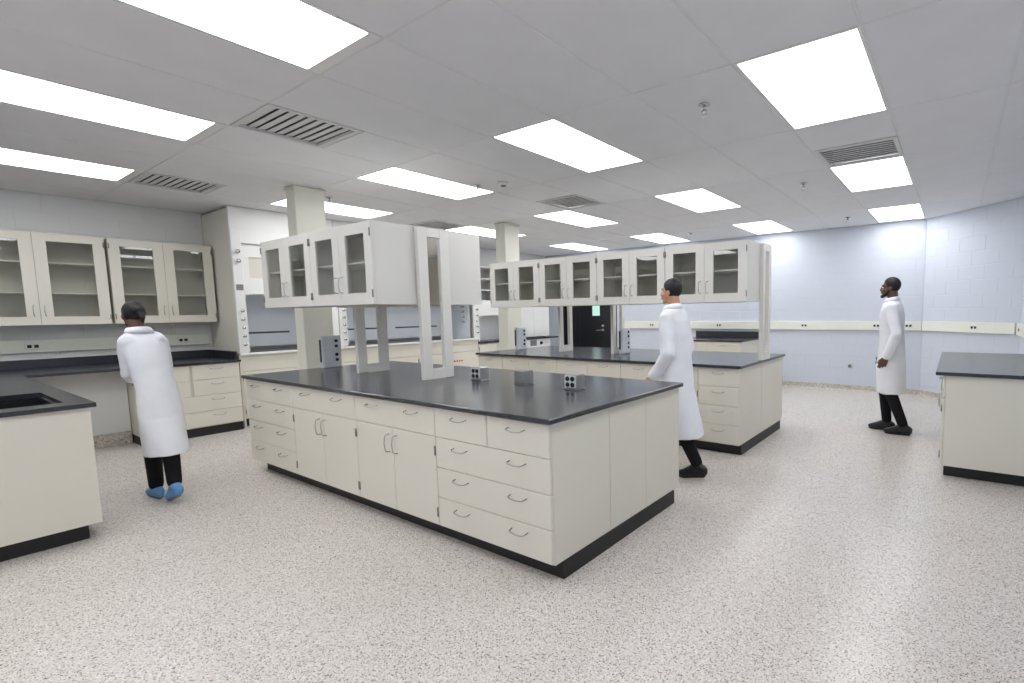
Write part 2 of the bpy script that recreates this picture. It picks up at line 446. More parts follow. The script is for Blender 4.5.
W1 = 1.526
slab('countertop', 'long black worktop of the near island, with small outlet boxes on it', -3.85, 0, 0, W1)
tag(bobj('plinth', [(-3.74, -.022, .114, W1 - .114, 0, .1045)], M['kick'], None, .002), 'black plinth under the near island', 'plinth')
g1 = 'base cabinets along the front of the near island'
base_cab('four wide drawers at the far left end of the near island', (-3.825, .025, 0), 0, .93, .545, 'w', g1)
base_cab('drawer over two doors, second cabinet from left in the near island', (-2.895, .025, 0), 0, .985, .545, 'd', g1)
base_cab('drawer over two doors, beside the drawer cabinet at the near corner', (-1.91, .025, 0), 0, .93, .545, 'd', g1)
base_cab('drawer cabinet at the near corner, two small drawers over three wide', (-.98, .025, 0), 0, .955, .545, 'm', g1)
t = thing('filler_panel', 'narrow cream panel between cabinet ends on the near island', 'panel', (-.025, .572, 0))
bobj('panel', [(-.02, -.001, .002, .43, .105, .884)], M['cab'], t, .002)
bobj('panel_strip', [(-.022, 0, .376, .40, .105, .884)], M['cab'], t, .002)
t = base_cab('cream cabinet end at the far right corner of the near island', (-.025, W1 - .025, 0), PI, .955, .495, 'm', None)
t = thing('rear_cabinet', 'back row of cream cabinets of the near island, facing the aisle', 'cabinet', (-.981, W1 - .025, 0), PI)
bobj('body', [(0, 2.84, .021, .495, .105, .884)], M['cab'], t, .002)
for k in range(3):
    cdoor(t, k * .946, k * .946 + .473, ROWS[0], ROWS[3], True, M['cab']); cdoor(t, k * .946 + .473, k * .946 + .946, ROWS[0], ROWS[3], False, M['cab'])
    drawer(t, k * .946, k * .946 + .946, ROWS[3], ROWS[4], 2, M['cab'])

# ------------------------------------------------------------------ far island
Y2 = 2.79; W2 = 1.55
slab('countertop', 'long black worktop of the far island, behind the near one', -3.86, -.015, Y2, Y2 + W2)
tag(bobj('plinth', [(-3.80, -.035, Y2 + .1, Y2 + W2 - .1, 0, .1045)], M['kick'], None, .002), 'black plinth under the far island', 'plinth')
g2 = 'base cabinets along the front of the far island'
base_cab('single column of four drawers at the right end of the far island', (-.475, Y2 + .025, 0), 0, .438, .70, 's', g2)
base_cab('cream cabinet of the far island hidden behind the walking man', (-1.435, Y2 + .025, 0), 0, .96, .70, 'h', g2)
base_cab('third cabinet from right in the far island, under the black door', (-2.395, Y2 + .025, 0), 0, .96, .70, 'h', g2)
base_cab('fourth cabinet from right in the far island, only its top drawers showing', (-3.355, Y2 + .025, 0), 0, .96, .70, 'h', g2)
base_cab('narrow drawer cabinet at the left end of the far island', (-3.835, Y2 + .025, 0), 0, .48, .70, 's', g2)
t = thing('rear_cabinet', 'back row of cream cabinets of the far island with plain end panel', 'cabinet', (-.037, Y2 + W2 - .025, 0), PI)
bobj('body', [(0, 3.798, .021, W2 - .75 - .004, .105, .884)], M['cab'], t, .002)
for k in range(4):
    cdoor(t, k * .949, k * .949 + .477, ROWS[0], ROWS[3], True, M['cab']); cdoor(t, k * .949 + .477, k * .949 + .949, ROWS[0], ROWS[3], False, M['cab'])
    drawer(t, k * .949, k * .949 + .949, ROWS[3], ROWS[4], 2, M['cab'])

# ------------------------------------------------------------------ glazed wall cabinets
def upper_cab(label, loc, rotz, wd, depth, z0, z1, nshelf, group, m, pull_up=True):
    t = thing('glass_cabinet', label, 'cabinet', (loc[0], loc[1], z0), rotz, group)
    H = z1 - z0; s = .018
    bobj('body', [(0.0005, s, .021, depth, 0, H), (wd - s, wd - .0005, .021, depth, 0, H), (s, wd - s, .021, depth, 0, s), (s, wd - s, .021, depth, H - s, H)], m, t)
    bobj('back_panel', [(s, wd - s, depth - .012, depth - .001, s, H - s)], M['cab_in'], t)
    for k in range(nshelf):
        zz = H * (k + 1) / (nshelf + 1) + .01
        bobj('shelf', [(s, wd - s, .045, depth - .012, zz, zz + .016)], m, t, .002)
    for side in (0, 1):
        x0, x1 = (0.002, wd / 2 - .0015) if side == 0 else (wd / 2 + .0015, wd - .002)
        fr = .098
        d = bobj('door', [(x0, x0 + fr, 0, .02, .002, H - .002), (x1 - fr, x1, 0, .02, .002, H - .002), (x0 + fr, x1 - fr, 0, .02, .002, .092), (x0 + fr, x1 - fr, 0, .02, H - .085, H - .002)], m, t)
        bobj('glass_pane', [(x0 + fr, x1 - fr, .009, .013, .092, H - .085)], M['glass'], d)
        hx = x0 + .008 if side == 0 else x1 - .008
        for zz in (.085, H - .085): link('hinge', HINGE, d, (hx, 0, zz))
        link('pull', PULL, d, (x1 - .04 if side == 0 else x0 + .04, 0, .16), (0, PI / 2, 0))
    return t
UZ0, UZ1 = 1.542, 2.172
gu = 'glazed cabinets hung over the near island'
upper_cab('glass cabinet over the near island, right pair of doors by the tall post', (-2.93, .26), 0, .955, .365, UZ0, UZ1, 1, gu, M['upper'])
upper_cab('glass cabinet over the near island, left pair of doors at the far end', (-3.89, .26), 0, .96, .365, UZ0, UZ1, 1, gu, M['upper'])
upper_cab('white cabinet hung back to back behind the tall post frame', (-1.975, 1.305), PI, .955, .365, UZ0, UZ1, 1, gu, M['upper'])
upper_cab('rear cabinet over the near island, beyond the one behind the post', (-2.93, 1.305), PI, .96, .365, UZ0, UZ1, 1, gu, M['upper'])
gu2 = 'glazed cabinets hung over the far island'
for k, lab in enumerate(('glass cabinet at the left end of the far island row, before the column', 'second glass cabinet from left in the far island row', 'third glass cabinet from left in the far island row', 'glass cabinet at the right end of the far island row')):
    upper_cab(lab, (-3.80 + k * .9385, 3.05), 0, .9375, .381, 1.542, 2.160, 1, gu2, M['upper'])
gl = 'glazed cabinets on the left wall'
upper_cab('glass wall cabinet cut by the left edge of the photo', (-6.58, -1.42), PI / 2, 1.115, .362, 1.40, 2.402, 2, gl, M['cab'])
upper_cab('glass wall cabinet next to the fume hood, above the walking woman', (-6.58, -.28), PI / 2, .995, .362, 1.40, 2.402, 2, gl, M['cab'])

# ------------------------------------------------------------------ open post frames
def post_frame(x, y0, y1, z1, lab):
    t = thing('post_frame', lab, 'post', (x, (y0 + y1) / 2, TOP), 0, 'open post frames on the islands')
    b = (y1 - y0) / 2; H = z1 - TOP; th = .022; st = .088 if b > .14 else .068
    bobj('stile', [(-th, th, -b, -b + st, 0, H)], M['frame'], t, .003); bobj('stile', [(-th, th, b - st, b, 0, H)], M['frame'], t, .003)
    bobj('bottom_rail', [(-th + .001, th - .001, -b + st, b - st, 0, .085)], M['frame'], t); bobj('top_rail', [(-th + .001, th - .001, -b + st, b - st, H - .075, H)], M['frame'], t)
post_frame(-1.950, .627, .925, 2.17, 'tall open post frame at the front end of near island cabinets')
post_frame(-2.955, .627, .938, 2.17, 'open post frame on the near island under the middle of the cabinets')
post_frame(-.030, 3.432, 3.70, 2.16, 'slim open post frame at the right end of the far cabinets')
post_frame(-1.97, 3.432, 3.70, 2.16, 'open post frame on the far island right of the black door')
post_frame(-2.86, 3.432, 3.70, 2.16, 'open post frame on the far island left of the black door')
# ceiling of the chase: service pipes between back-to-back cabinets
for z, yy, ul in ((2.02, .72, 'upper'), (1.95, .85, 'lower')):
    bm = bmesh.new(); tube(bm, [(-3.88, yy, z), (-2.0, yy, z)], .016, 10)
    tag(link('service_pipe', mesh_of(bm, 'service_pipe', M['grey'], True)), ul + ' thin pipe between the back-to-back cabinets, seen through the post frame', 'pipe', 'pipes between the cabinets')

# ------------------------------------------------------------------ outlet boxes on the worktops
SOCK = None
def socket_mesh(ax):
    def f():
        bm = bmesh.new(); cyl(bm, (0, 0, 0), ax, .017, .008, 16); return mesh_of(bm, 'socket', M['black'])
    return shared(('sock', ax), f)
def popup(x, y, lab, faced=True):
    t = thing('outlet_box', lab, 'outlet', (x, y, TOP), 0, 'small steel outlet boxes on the near island')
    bobj('housing', [(-.058, .058, -.048, .048, 0.006, .108)], M['steel'], t, .006)
    bobj('flange', [(-.064, .064, -.054, .054, 0, .006)], M['steel'], t, .002)
    p = bobj('face_plate', [(-.05, .05, -.052, -.048, .014, .102)], M['gbox' if faced else 'steel'], t)
    if faced:
        for sx in (-.022, .022):
            for sz in (.036, .078): link('socket', socket_mesh('y'), p, (sx, -.053, sz))
popup(-1.55, .89, 'steel outlet box with four sockets nearest the tall post')
popup(-1.05, .89, 'small steel outlet box with a blank face, the middle one', False)
popup(-.54, .88, 'steel outlet box with four sockets nearest the island end')

def service_box(x, y, lab, h=.335):
    t = thing('service_box', lab, 'outlet', (x, y, TOP), 0, 'grey outlet pedestals')
    bobj('housing', [(-.028, .028, -.095, .095, 0, h)], M['gbox'], t, .005)
    p = bobj('face_plate', [(.028, .032, -.085, .085, .02, h - .02)], M['gbox'], t)
    for z in (.08, .135, .225, .28):
        link('socket', socket_mesh('x'), p, (.033, .045, z * h / .335))
    bobj('side_cover', [(-.02, .006, -.105, -.095, .06, h - .04)], M['slot'], t, .003)
service_box(-3.79, .80, 'grey outlet pedestal before the column on the near island')
service_box(-3.70, 3.52, 'grey outlet pedestal before the column on the far island')
service_box(-1.87, 3.57, 'grey outlet pedestal right of the black door on the far island')

# ------------------------------------------------------------------ left wall: bench, sink peninsula
XW = -5.92
t = thing('wall_worktop', 'black worktop with backsplash along the left wall under glass cabinets', 'countertop', (XL, -2.6, 0))
bobj('slab', [(.004, XW - XL, 0, 3.32, TOP - .029, TOP)], M['top'], t, .004)
bobj('backsplash', [(.004, .026, 0, 3.32, TOP, TOP + .1)], M['top'], t, .003)
bobj('end_splash', [(.026, XW - XL - .12, 3.298, 3.32, TOP, TOP + .1)], M['top'], t, .003)
base_cab('drawer cabinet under the left wall worktop, behind the walking woman', (XW - .02, -.30, 0), PI / 2, 1.0, .62, 'q', None, name='drawer_cabinet', kick=False)
tag(bobj('plinth', [(XW - .62, XW - .035, -.295, .698, 0, .1045)], M['kick'], None, .002), 'black plinth under the left wall drawers', 'plinth')
t = thing('knee_panel', 'pale panel closing the knee space under the left worktop', 'panel', (-6.28, -1.10, 0))
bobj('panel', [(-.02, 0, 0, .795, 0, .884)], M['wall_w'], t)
bobj('cove_base', [(0, .015, 0, .795, 0, .15)], M['cove'], t, .003)
# sink peninsula
PX, PY0, PY1 = -2.965, -2.64, -1.113
sx0, sx1, sy0, sy1 = -4.0, -3.16, -1.95, -1.23
bm = bmesh.new()
for q in ((XW + .001, sx0, PY0, PY1), (sx1, PX, PY0, PY1), (sx0, sx1, PY0, sy0), (sx0, sx1, sy1, PY1)): box(bm, *q, TOP - .029, TOP)
tag(link('countertop', mesh_of(bm, 'countertop', M['top'])), 'black worktop with a sink cut out, at the left edge', 'countertop')
t = thing('sink', 'black basin set into the left worktop', 'sink', ((sx0 + sx1) / 2, (sy0 + sy1) / 2, TOP - .24))
a, b = (sx1 - sx0) / 2, (sy1 - sy0) / 2
bobj('basin', [(-a, -a + .012, -b, b, 0, .21), (a - .012, a, -b, b, 0, .21), (-a + .012, a - .012, -b, -b + .012, 0, .21), (-a + .012, a - .012, b - .012, b, 0, .21), (-a, a, -b, b, -.012, 0)], M['black'], t)
bm = bmesh.new(); cyl(bm, (0, 0, .003), 'z', .04, .006, 20); link('drain', mesh_of(bm, 'drain', M['steel']), t)
t = thing('peninsula_cabinet', 'plain cream end of the sink bench at the left edge', 'cabinet', (PX - .028, PY1 - .028, 0))
L = PX - .028 - XW - .03
def shell(x0, x1, y0, y1, z0, z1, th):
    return [(x0, x0 + th, y0, y1, z0, z1), (x1 - th, x1, y0, y1, z0, z1), (x0 + th, x1 - th, y0, y0 + th, z0, z1), (x0 + th, x1 - th, y1 - th, y1, z0, z1)]
bobj('body', shell(-L, 0, -1.47, 0, .105, .884, .02), M['cab'], t)
bobj('toe_kick', [(-L + .05, -.05, -1.42, -.06, 0, .1045)], M['kick'], t)

# ------------------------------------------------------------------ right bench
slab('countertop', 'black worktop against the right wall, at the right edge', 1.578, XR - .003, 3.11, 5.40)
tag(bobj('backsplash', [(XR - .022, XR - .003, 3.13, 5.40, TOP + .001, TOP + .1)], M['top'], None, .003), 'black backsplash strip on the right wall', 'backsplash')
base_cab('plain cream bench end at the right edge of the photo', (1.634, 4.25, 0), -PI / 2, 1.11, .778, 'h', None)
base_cab('second cream cabinet of the right bench, hidden behind its end', (1.634, 5.37, 0), -PI / 2, 1.118, .778, 'h', None)
tag(bobj('plinth', [(1.665, XR - .01, 3.22, 5.35, 0, .1045)], M['kick'], None, .002), 'black plinth under the right bench', 'plinth')

# ------------------------------------------------------------------ bench on the back wall
slab('countertop', 'black worktop of the small bench by the back wall', -2.80, -1.43, 6.72, YB - .004)
tag(bobj('backsplash', [(-2.80, -1.43, YB - .024, YB - .004, TOP + .001, TOP + .12)], M['top'], None, .003), 'black backsplash behind the small back wall bench', 'backsplash')
base_cab('cream cabinet of the small bench by the back wall', (-2.78, 6.745, 0), 0, 1.325, .98, 'h', None, kick=True)

# ------------------------------------------------------------------ raceways
def raceway(name, lab, p0, p1, z0, z1, outs):
    d = Vector((p1[0] - p0[0], p1[1] - p0[1])); a = math.atan2(d.y, d.x)
    t = thing(name, lab, 'raceway', (p0[0], p0[1], 0), a)
    bobj('channel', [(0, d.length, -.045, -.002, z0, z1)], M['race'], t, .004)
    bobj('cover_lip', [(0, d.length, -.048, -.045, (z0 + z1) / 2 - .004, (z0 + z1) / 2 + .004)], M['race'], t)
    for u in outs:
        p = bobj('outlet', [(u - .06, u + .06, -.05, -.0455, (z0 + z1) / 2 - .036, (z0 + z1) / 2 + .036)], M['white'], t, .002)
        for s in (-.026, .026):
            bobj('socket', [(u + s - .017, u + s + .017, -.053, -.05, (z0 + z1) / 2 - .017, (z0 + z1) / 2 + .017)], M['black'], p, .003)
raceway('cable_raceway', 'cream outlet strip along the left wall under glass cabinets', (XL, -2.6), (XL, .70), 1.09, 1.235, [1.69, 3.02])
raceway('cable_raceway', 'cream outlet strip along the back wall', (-4.6, YB), (CHX - .01, YB), 1.08, 1.235, [.75, 2.32, 3.99, 5.18, 5.66])
raceway('cable_raceway', 'cream outlet strip across the cut-off corner wall', (CHX + .03, YB - .029), (XR - .03, CHY + .029), 1.08, 1.235, [.94])
raceway('cable_raceway', 'cream outlet strip on the right wall above the bench', (XR, CHY - .04), (XR, 3.2), 1.08, 1.235, [.35])
t = thing('wall_outlet', 'small dark outlet low on the back wall', 'outlet', (.18, YB, .44))
bobj('plate', [(-.045, .045, -.012, -.001, -.06, .06)], M['wall'], t, .003)
bm = bmesh.new(); cyl(bm, (0, -.02, 0), 'y', .03, .02, 16); link('socket', mesh_of(bm, 'socket', M['hinge']), t)

# ------------------------------------------------------------------ fume hoods on the left wall
def knob_mesh(m, r):
    def f():
        bm = bmesh.new(); cyl(bm, (0, -.012, 0), 'y', r * .5, .024, 10); cyl(bm, (0, -.032, 0), 'y', r, .018, 12)
        return mesh_of(bm, 'knob', m, True)
    return shared(('knob', m.name, r), f)

def hood(label, y0, wd, nbay, xf=-6.05, plain=False):
    """local x along the wall (+y world), front at y = 0"""
    t = thing('fume_hood', label, 'fume hood', (xf, y0, 0), PI / 2, 'fume hoods along the left wall')
    D = xf - XL - .006; P = .115; OZ0, OZ1 = .985, 1.75
    bobj('side_panel', [(0, .02, .004, D, .0, ZC - .03)], M['cab'], t); bobj('side_panel', [(wd - .02, wd, .004, D, .0, ZC - .03)], M['cab'], t)
    # base
    bobj('base_body', [(.021, wd - .021, .04, D, .105, .87)], M['cab'], t)
    bobj('toe_kick', [(.021, wd - .021, .09, D, 0, .104)], M['kick'], t)
    n = max(2, round(wd / .62)); dw = (wd - .04) / n
    for k in range(n): cdoor(t, .02 + k * dw, .02 + (k + 1) * dw, .115, .74, k % 2 == 0, M['cab'])
    bobj('apron', [(.021, wd - .021, .005, .038, .745, .955)], M['cab'], t)
    bobj('work_surface', [(.021, wd - .021, .0385, D - .02, .872, .955)], M['liner'], t)
    bobj('sill', [(.0, wd, -.045, .06, .956, .985)], M['white'], t, .004)
    bobj('sill_slot', [(P, wd - P, .065, .09, .956, .99)], M['slot'], t)
    # interior
    bobj('liner_side', [(P - .02, P - .002, .1, D - .1, .956, OZ1 + .3)], M['liner'], t); bobj('liner_side', [(wd - P + .002, wd - P + .02, .1, D - .1, .956, OZ1 + .3)], M['liner'], t)
    bf = bobj('baffle', [(P, wd - P, D - .2, D - .18, 1.03, OZ1 + .3)], M['liner'], t)
    bw = (wd - 2 * P) / nbay
    for k in range(nbay):
        bobj('slot', [(P + bw * k + .03, P + bw * (k + 1) - .25 * bw, D - .204, D - .2, 1.215, 1.24)], M['slot'], bf)
    bobj('liner_top', [(P, wd - P, .1, D - .1, OZ1 + .301, OZ1 + .32)], M['liner'], t)
    # posts
    for xx in (0, wd - P):
        p = bobj('service_post', [(xx + (.0 if xx == 0 else 0), xx + P, -.04, .0035, .986, 2.60)], M['white'], t, .006)
        if plain and xx: continue
        for k, z in enumerate((1.10, 1.21, 1.32, 1.43, 1.54)):
            link('knob', knob_mesh(M['chrome'], .02), p, (xx + P / 2, -.04, z))
        for z in (2.18, 2.30): link('knob', knob_mesh(M['chrome'], .026), p, (xx + P / 2, -.04, z))
        bobj('controller', [(xx + .02, xx + P - .02, -.052, -.04, 1.81, 1.88)], M['hinge'], p, .002)
        bobj('label_plate', [(xx + .02, xx + P - .02, -.044, -.04, 1.64, 1.78)], M['white'], p)
    # raised sash per bay
    for k in range(nbay):
        a, b = P + bw * k + .004, P + bw * (k + 1) - .004
        s = bobj('sash', [(a, a + .07, -.02, .012, OZ1, 2.40), (b - .07, b, -.02, .012, OZ1, 2.40), (a + .07, b - .07, -.02, .012, OZ1, OZ1 + .22), (a + .07, b - .07, -.02, .012, 2.24, 2.40)], M['white'], t)
        bobj('sash_pane', [(a + .07, b - .07, -.006, 0, OZ1 + .22, 2.24)], M['cab_in'], s)
        bobj('sash_handle', [(a + .1, b - .1, -.04, -.02, OZ1 + .01, OZ1 + .025)], M['white'], s, .003)
    bobj('header', [(P, wd - P, -.03, .003, 2.405, 2.60)], M['white'], t)
    bobj('header_trim', [(P, wd - P, -.036, -.030, 2.402, 2.416)], M['hinge'], t)
    bobj('bulkhead', [(0, wd, -.03, .003, 2.601, ZC - .006)], M['white'], t)
    return t
hood('tall white fume hood beside the left wall cabinets', .745, 1.29, 1, plain=True)
h2 = hood('wide white fume hood behind the near island post frame', 2.045, 2.665, 2)
hl = thing('hazard_sticker', 'row of small red hazard marks on the wide fume hood base', 'sticker', (-6.01, 4.10, .58), PI / 2)
for k in range(4):
    bm = bmesh.new()
    bmesh.ops.create_cube(bm, size=1, matrix=Matrix.Translation((k * .055, -.006, 0)) @ Matrix.Rotation(PI / 4, 4, 'Y') @ Matrix.Diagonal((.034, .003, .034, 1)))
    link('mark', mesh_of(bm, 'mark', M['red']), hl)
# faucets inside the wide hood
bm = bmesh.new()
for z in (1.3, 1.4, 1.5, 1.6):
    cyl(bm, (0, 0, z), 'y', .018, .07, 10)
h2f = link('service_valve', mesh_of(bm, 'service_valve', M['chrome'], True), h2, (2.665 - .15, .25, 0), (0, 0, PI / 2))

# low hood with open shelves over it
t = thing('shelf_hood', 'white open shelves over a low bench hood, left of the far column', 'shelf', (-6.05, 4.73, 0), PI / 2)
wd, D = .98, .88
bobj('base_body', [(0, wd, .03, D, .105, .868)], M['cab'], t); bobj('toe_kick', [(0, wd, .09, D, 0, .104)], M['kick'], t)
cdoor(t, 0, wd / 2, .115, .86, True, M['cab']); cdoor(t, wd / 2, wd, .115, .86, False, M['cab'])
bobj('work_surface', [(0, wd, -.02, D, .87, TOP)], M['top'], t, .003)
bobj('hood_body', [(0, .03, .0, D, TOP, 1.72), (wd - .03, wd, .0, D, TOP, 1.72), (.03, wd - .03, .0, D, 1.42, 1.72), (.03, wd - .03, D - .05, D, TOP, 1.42)], M['white'], t)
bobj('liner', [(.03, wd - .03, .40, .42, TOP, 1.42)], M['liner'], t)
for xx in (0, wd - .02): bobj('shelf_side', [(xx, xx + .02, .3, D, 1.72, 2.42)], M['white'], t)
bobj('shelf_back', [(.02, wd - .02, D - .02, D, 1.72, 2.42)], M['white'], t)
for z in (1.93, 2.16, 2.40): bobj('shelf', [(.02, wd - .02, .3, D - .02, z, z + .02)], M['white'], t)

# white cupboard on a bench with an under-counter washer
slab('countertop', 'black bench top at the far end of the left wall', XL + .005, -5.93, 5.73, 7.0)
t = thing('bench_cupboard', 'plain white cupboard on the bench left of the black door', 'cupboard', (-6.05, 5.80, TOP), PI / 2)
bobj('body', [(0, 1.0, .02, .85, .02, 1.2)], M['white'], t, .004)
bobj('door', [(.002, .499, 0, .019, .02, 1.2)], M['white'], t, .003); bobj('door', [(.501, .998, 0, .019, .02, 1.2)], M['white'], t, .003)
for px in (.03, .97): bobj('foot', [(px - .02, px + .02, .1, .8, 0, .02)], M['white'], t)
t = thing('undercounter_washer', 'pale washer with grey display and knob under the far bench top', 'appliance', (-5.97, 5.78, 0), PI / 2)
bobj('body', [(0, .95, .02, .9, .06, .88)], M['grey'], t, .004)
bobj('control_panel', [(0, .95, 0, .02, .70, .88)], M['white'], t, .003)
bobj('door', [(.005, .945, 0, .02, .07, .695)], M['grey'], t, .004)
bobj('display', [(.30, .50, -.006, 0, .735, .86)], M['disp'], t, .002)
bm = bmesh.new(); cyl(bm, (.64, -.012, .79), 'y', .035, .024, 18); link('knob', mesh_of(bm, 'knob', M['black'], True), t)
for px in (.06, .89): bobj('foot', [(px - .03, px + .03, .06, .86, 0, .06)], M['black'], t)

# ------------------------------------------------------------------ people
def ico(bm, c, r, rot=None, sub=2):
    r = r if isinstance(r, (tuple, list)) else (r, r, r)
    m = Matrix.Translation(c) @ (rot or Matrix()) @ Matrix.Diagonal((*r, 1))
    bmesh.ops.create_icosphere(bm, subdivisions=sub, radius=1, matrix=m)

def cap(bm, a, b, ra, rb):
    tb = bmesh.new(); ico(tb, a, ra); ico(tb, b, rb)
    res = bmesh.ops.convex_hull(tb, input=list(tb.verts))
    junk = [g for g in res['geom_interior'] + res['geom_unused'] if isinstance(g, bmesh.types.BMVert)]
    bmesh.ops.delete(tb, geom=list(set(junk)), context='VERTS')
    me = bpy.data.meshes.new('tmp'); tb.to_mesh(me); tb.free(); bm.from_mesh(me); bpy.data.meshes.remove(me)

def chain(bm, pts, rs):
    for i in range(len(pts) - 1): cap(bm, pts[i], pts[i + 1], rs[i], rs[i + 1])

def loft(bm, rings, seg=20):
    """rings: (cx, cy, z, rx, ry) -> closed tube"""
    prev = None; vs = []
    for cx, cy, z, rx, ry in rings:
        vs.append([bm.verts.new((cx + rx * math.cos(2 * PI * k / seg), cy + ry * math.sin(2 * PI * k / seg), z)) for k in range(seg)])
    for a, b in zip(vs, vs[1:]):
        for k in range(seg): bm.faces.new((a[k], a[(k + 1) % seg], b[(k + 1) % seg], b[k]))
    bm.faces.new(vs[0][::-1]); bm.faces.new(vs[-1])

def remesh(name, bm, voxel, it, m, parent):
    o = link(name, mesh_of(bm, name, m), None)
    r = o.modifiers.new('r', 'REMESH'); r.mode = 'VOXEL'; r.voxel_size = voxel
    s = o.modifiers.new('s', 'SMOOTH'); s.factor = .5; s.iterations = it
    dg = bpy.context.evaluated_depsgraph_get()
    me = bpy.data.meshes.new_from_object(o.evaluated_get(dg))
    old = o.data; o.modifiers.clear(); o.data = me; bpy.data.meshes.remove(old)
    me.name = name
    me.materials.clear(); me.materials.append(m)
    me.polygons.foreach_set('use_smooth', [True] * len(me.polygons))
    o.parent = parent
    return o

def hand(bm, wr, d, tside, nrm):
    d, tside, nrm = Vector(d).normalized(), Vector(tside).normalized(), Vector(nrm).normalized(); wr = Vector(wr)
    for k in (-1, 0, 1): cap(bm, wr + tside * .012 * k, wr + d * .085 + tside * .029 * k, .016, .0135)
    for k, (off, ln) in enumerate(((.036, .072), (.0125, .082), (-.0115, .076), (-.035, .06))):
        p = wr + d * .09 + tside * off; ang = .25; pts = [p - d * .02]
        for s in (.45, .32, .25):
            pts.append(pts[-1] + (d * math.cos(ang) + nrm * math.sin(ang)) * ln * s * (1.25 if s == .45 else 1)); ang += .38
        chain(bm, pts, (.0095, .009, .0085, .0075))
    b = wr + d * .03 + tside * .024
    chain(bm, [b, b + (tside * .7 + d * .7 + nrm * .2).normalized() * .04, b + (tside * .55 + d + nrm * .4).normalized() * .075], (.014, .011, .0085))

def person(label, loc, heading, H, P):
    s = H / 1.75
    t = thing('person', label, 'person', (loc[0], loc[1], 0), math.atan2(-heading[0], heading[1]))
    t.scale = (s, s, s)
    V = Vector
    lean = P.get('lean', 0.0)                          # forward shift per metre above the hips
    tilt = P.get('tilt', 0.0)                          # sideways shift per metre above the hips
    sh = lambda z: lean * max(0, z - .9)
    tl = lambda z: tilt * max(0, z - .9)
    hd = V((tl(1.6), sh(1.6) + P.get('head_fwd', .02), 1.625))
    def small(b, k=.9):                                # heads a little smaller, about the head centre
        bmesh.ops.scale(b, vec=(k, k, k), space=Matrix.Translation(-hd), verts=b.verts[:])
    # ---- body: one continuous skin mesh
    bm = bmesh.new()
    ico(bm, hd + V((0, -.012, .03)), (.076, .094, .092), sub=3)         # skull
    ico(bm, hd + V((0, .03, -.035)), (.058, .066, .075), sub=3)         # face
    cap(bm, hd + V((-.03, .045, -.085)), hd + V((.03, .045, -.085)), .022, .022)   # jaw
    ico(bm, hd + V((0, .078, -.098)), (.022, .018, .018))               # chin
    chain(bm, [hd + V((0, .088, .015)), hd + V((0, .108, -.025)), hd + V((0, .098, -.034))], (.010, .014, .013))   # nose
    for sx in (-1, 1):
        ico(bm, hd + V((sx * .016, .097, -.033)), .010)                 # nostril wing
        ico(bm, hd + V((sx * .078, -.005, -.012)), (.010, .020, .032))  # ear
        ico(bm, hd + V((sx * .04, .068, -.03)), (.02, .02, .02))        # cheek
        cap(bm, hd + V((sx * .015, .083, .026)), hd + V((sx * .05, .066, .026)), .011, .010)   # brow
    ico(bm, hd + V((0, .094, -.064)), (.024, .012, .010))               # lips
    small(bm)
    chain(bm, [hd + V((0, -.02, -.05)), V((tl(1.47), sh(1.45) - .01, 1.45))], (.054, .056))  # neck
    chain(bm, [V((tl(1.36), sh(1.36), 1.36)), V((tl(1.2), sh(1.2), 1.2)), V((0, 0, .98))], (.075, .085, .085))
    for sx in (-1, 1):
        el, wr = V(P['elbow'][sx]), V(P['wrist'][sx])
        shd = V((sx * .15 * P.get('slim', 1.0) + tl(1.38), sh(1.38), 1.375))
        chain(bm, [V((sx * .05 + tl(1.36), sh(1.36), 1.36)), shd, el, wr], (.05, .042, .036, .029))
        d = (wr - el).normalized()
        hand(bm, wr, P.get('hand_dir', {}).get(sx, d), P.get('thumb', {}).get(sx, (0, 1, 0)), P.get('palm', {}).get(sx, (-sx, 0, 0)))
        kn, an, to = V(P['knee'][sx]), V(P['ankle'][sx]), V(P['toe'][sx])
        q = P.get('slim', 1.0)
        chain(bm, [V((sx * .08 * q, 0, .94)), kn, an], (.078 * q, .055, .036))
        chain(bm, [an, to], (.036, .026))
    remesh('body', bm, .0065, 4, M[P['skin']], t)
    # ---- face details
    for sx in (-1, 1):
        bm = bmesh.new(); ico(bm, hd + V((sx * .031, .081, .004)), (.014, .010, .008)); small(bm); e = link('eye', mesh_of(bm, 'eye', M['eye'], True), t)
        bm = bmesh.new(); ico(bm, hd + V((sx * .031, .089, .004)), (.006, .004, .006)); small(bm); link('iris', mesh_of(bm, 'iris', M['iris'], True), e)
        bm = bmesh.new(); cap(bm, hd + V((sx * .016, .094, .030)), hd + V((sx * .05, .076, .032)), .006, .004); small(bm); link('eyebrow', mesh_of(bm, 'eyebrow', M['hair'], True), t)
    bm = bmesh.new(); cap(bm, hd + V((-.02, .099, -.064)), hd + V((.02, .099, -.064)), .006, .006); small(bm); link('mouth', mesh_of(bm, 'mouth', M['lip'], True), t)
    # ---- hair: cap of the skull above the hairline
    bm = bmesh.new(); ico(bm, hd + V((0, -.016, .034)), (.084, .100, .100), sub=3)
    bmesh.ops.bisect_plane(bm, geom=bm.verts[:] + bm.edges[:] + bm.faces[:], plane_co=hd + V((0, .052, .055)), plane_no=V((0, .86, -.52)), clear_outer=True)
    bmesh.ops.bisect_plane(bm, geom=bm.verts[:] + bm.edges[:] + bm.faces[:], plane_co=hd + V((0, 0, -.052)), plane_no=V((0, .25, -1)), clear_outer=True)
    bmesh.ops.holes_fill(bm, edges=[e for e in bm.edges if e.is_boundary])
    if P.get('bun'):
        ico(bm, hd + V((0, -.12, .045)), (.045, .04, .045)); chain(bm, [hd + V((0, -.13, .03)), hd + V((.01, -.16, -.02)), hd + V((.01, -.155, -.07))], (.03, .022, .012))
    small(bm)
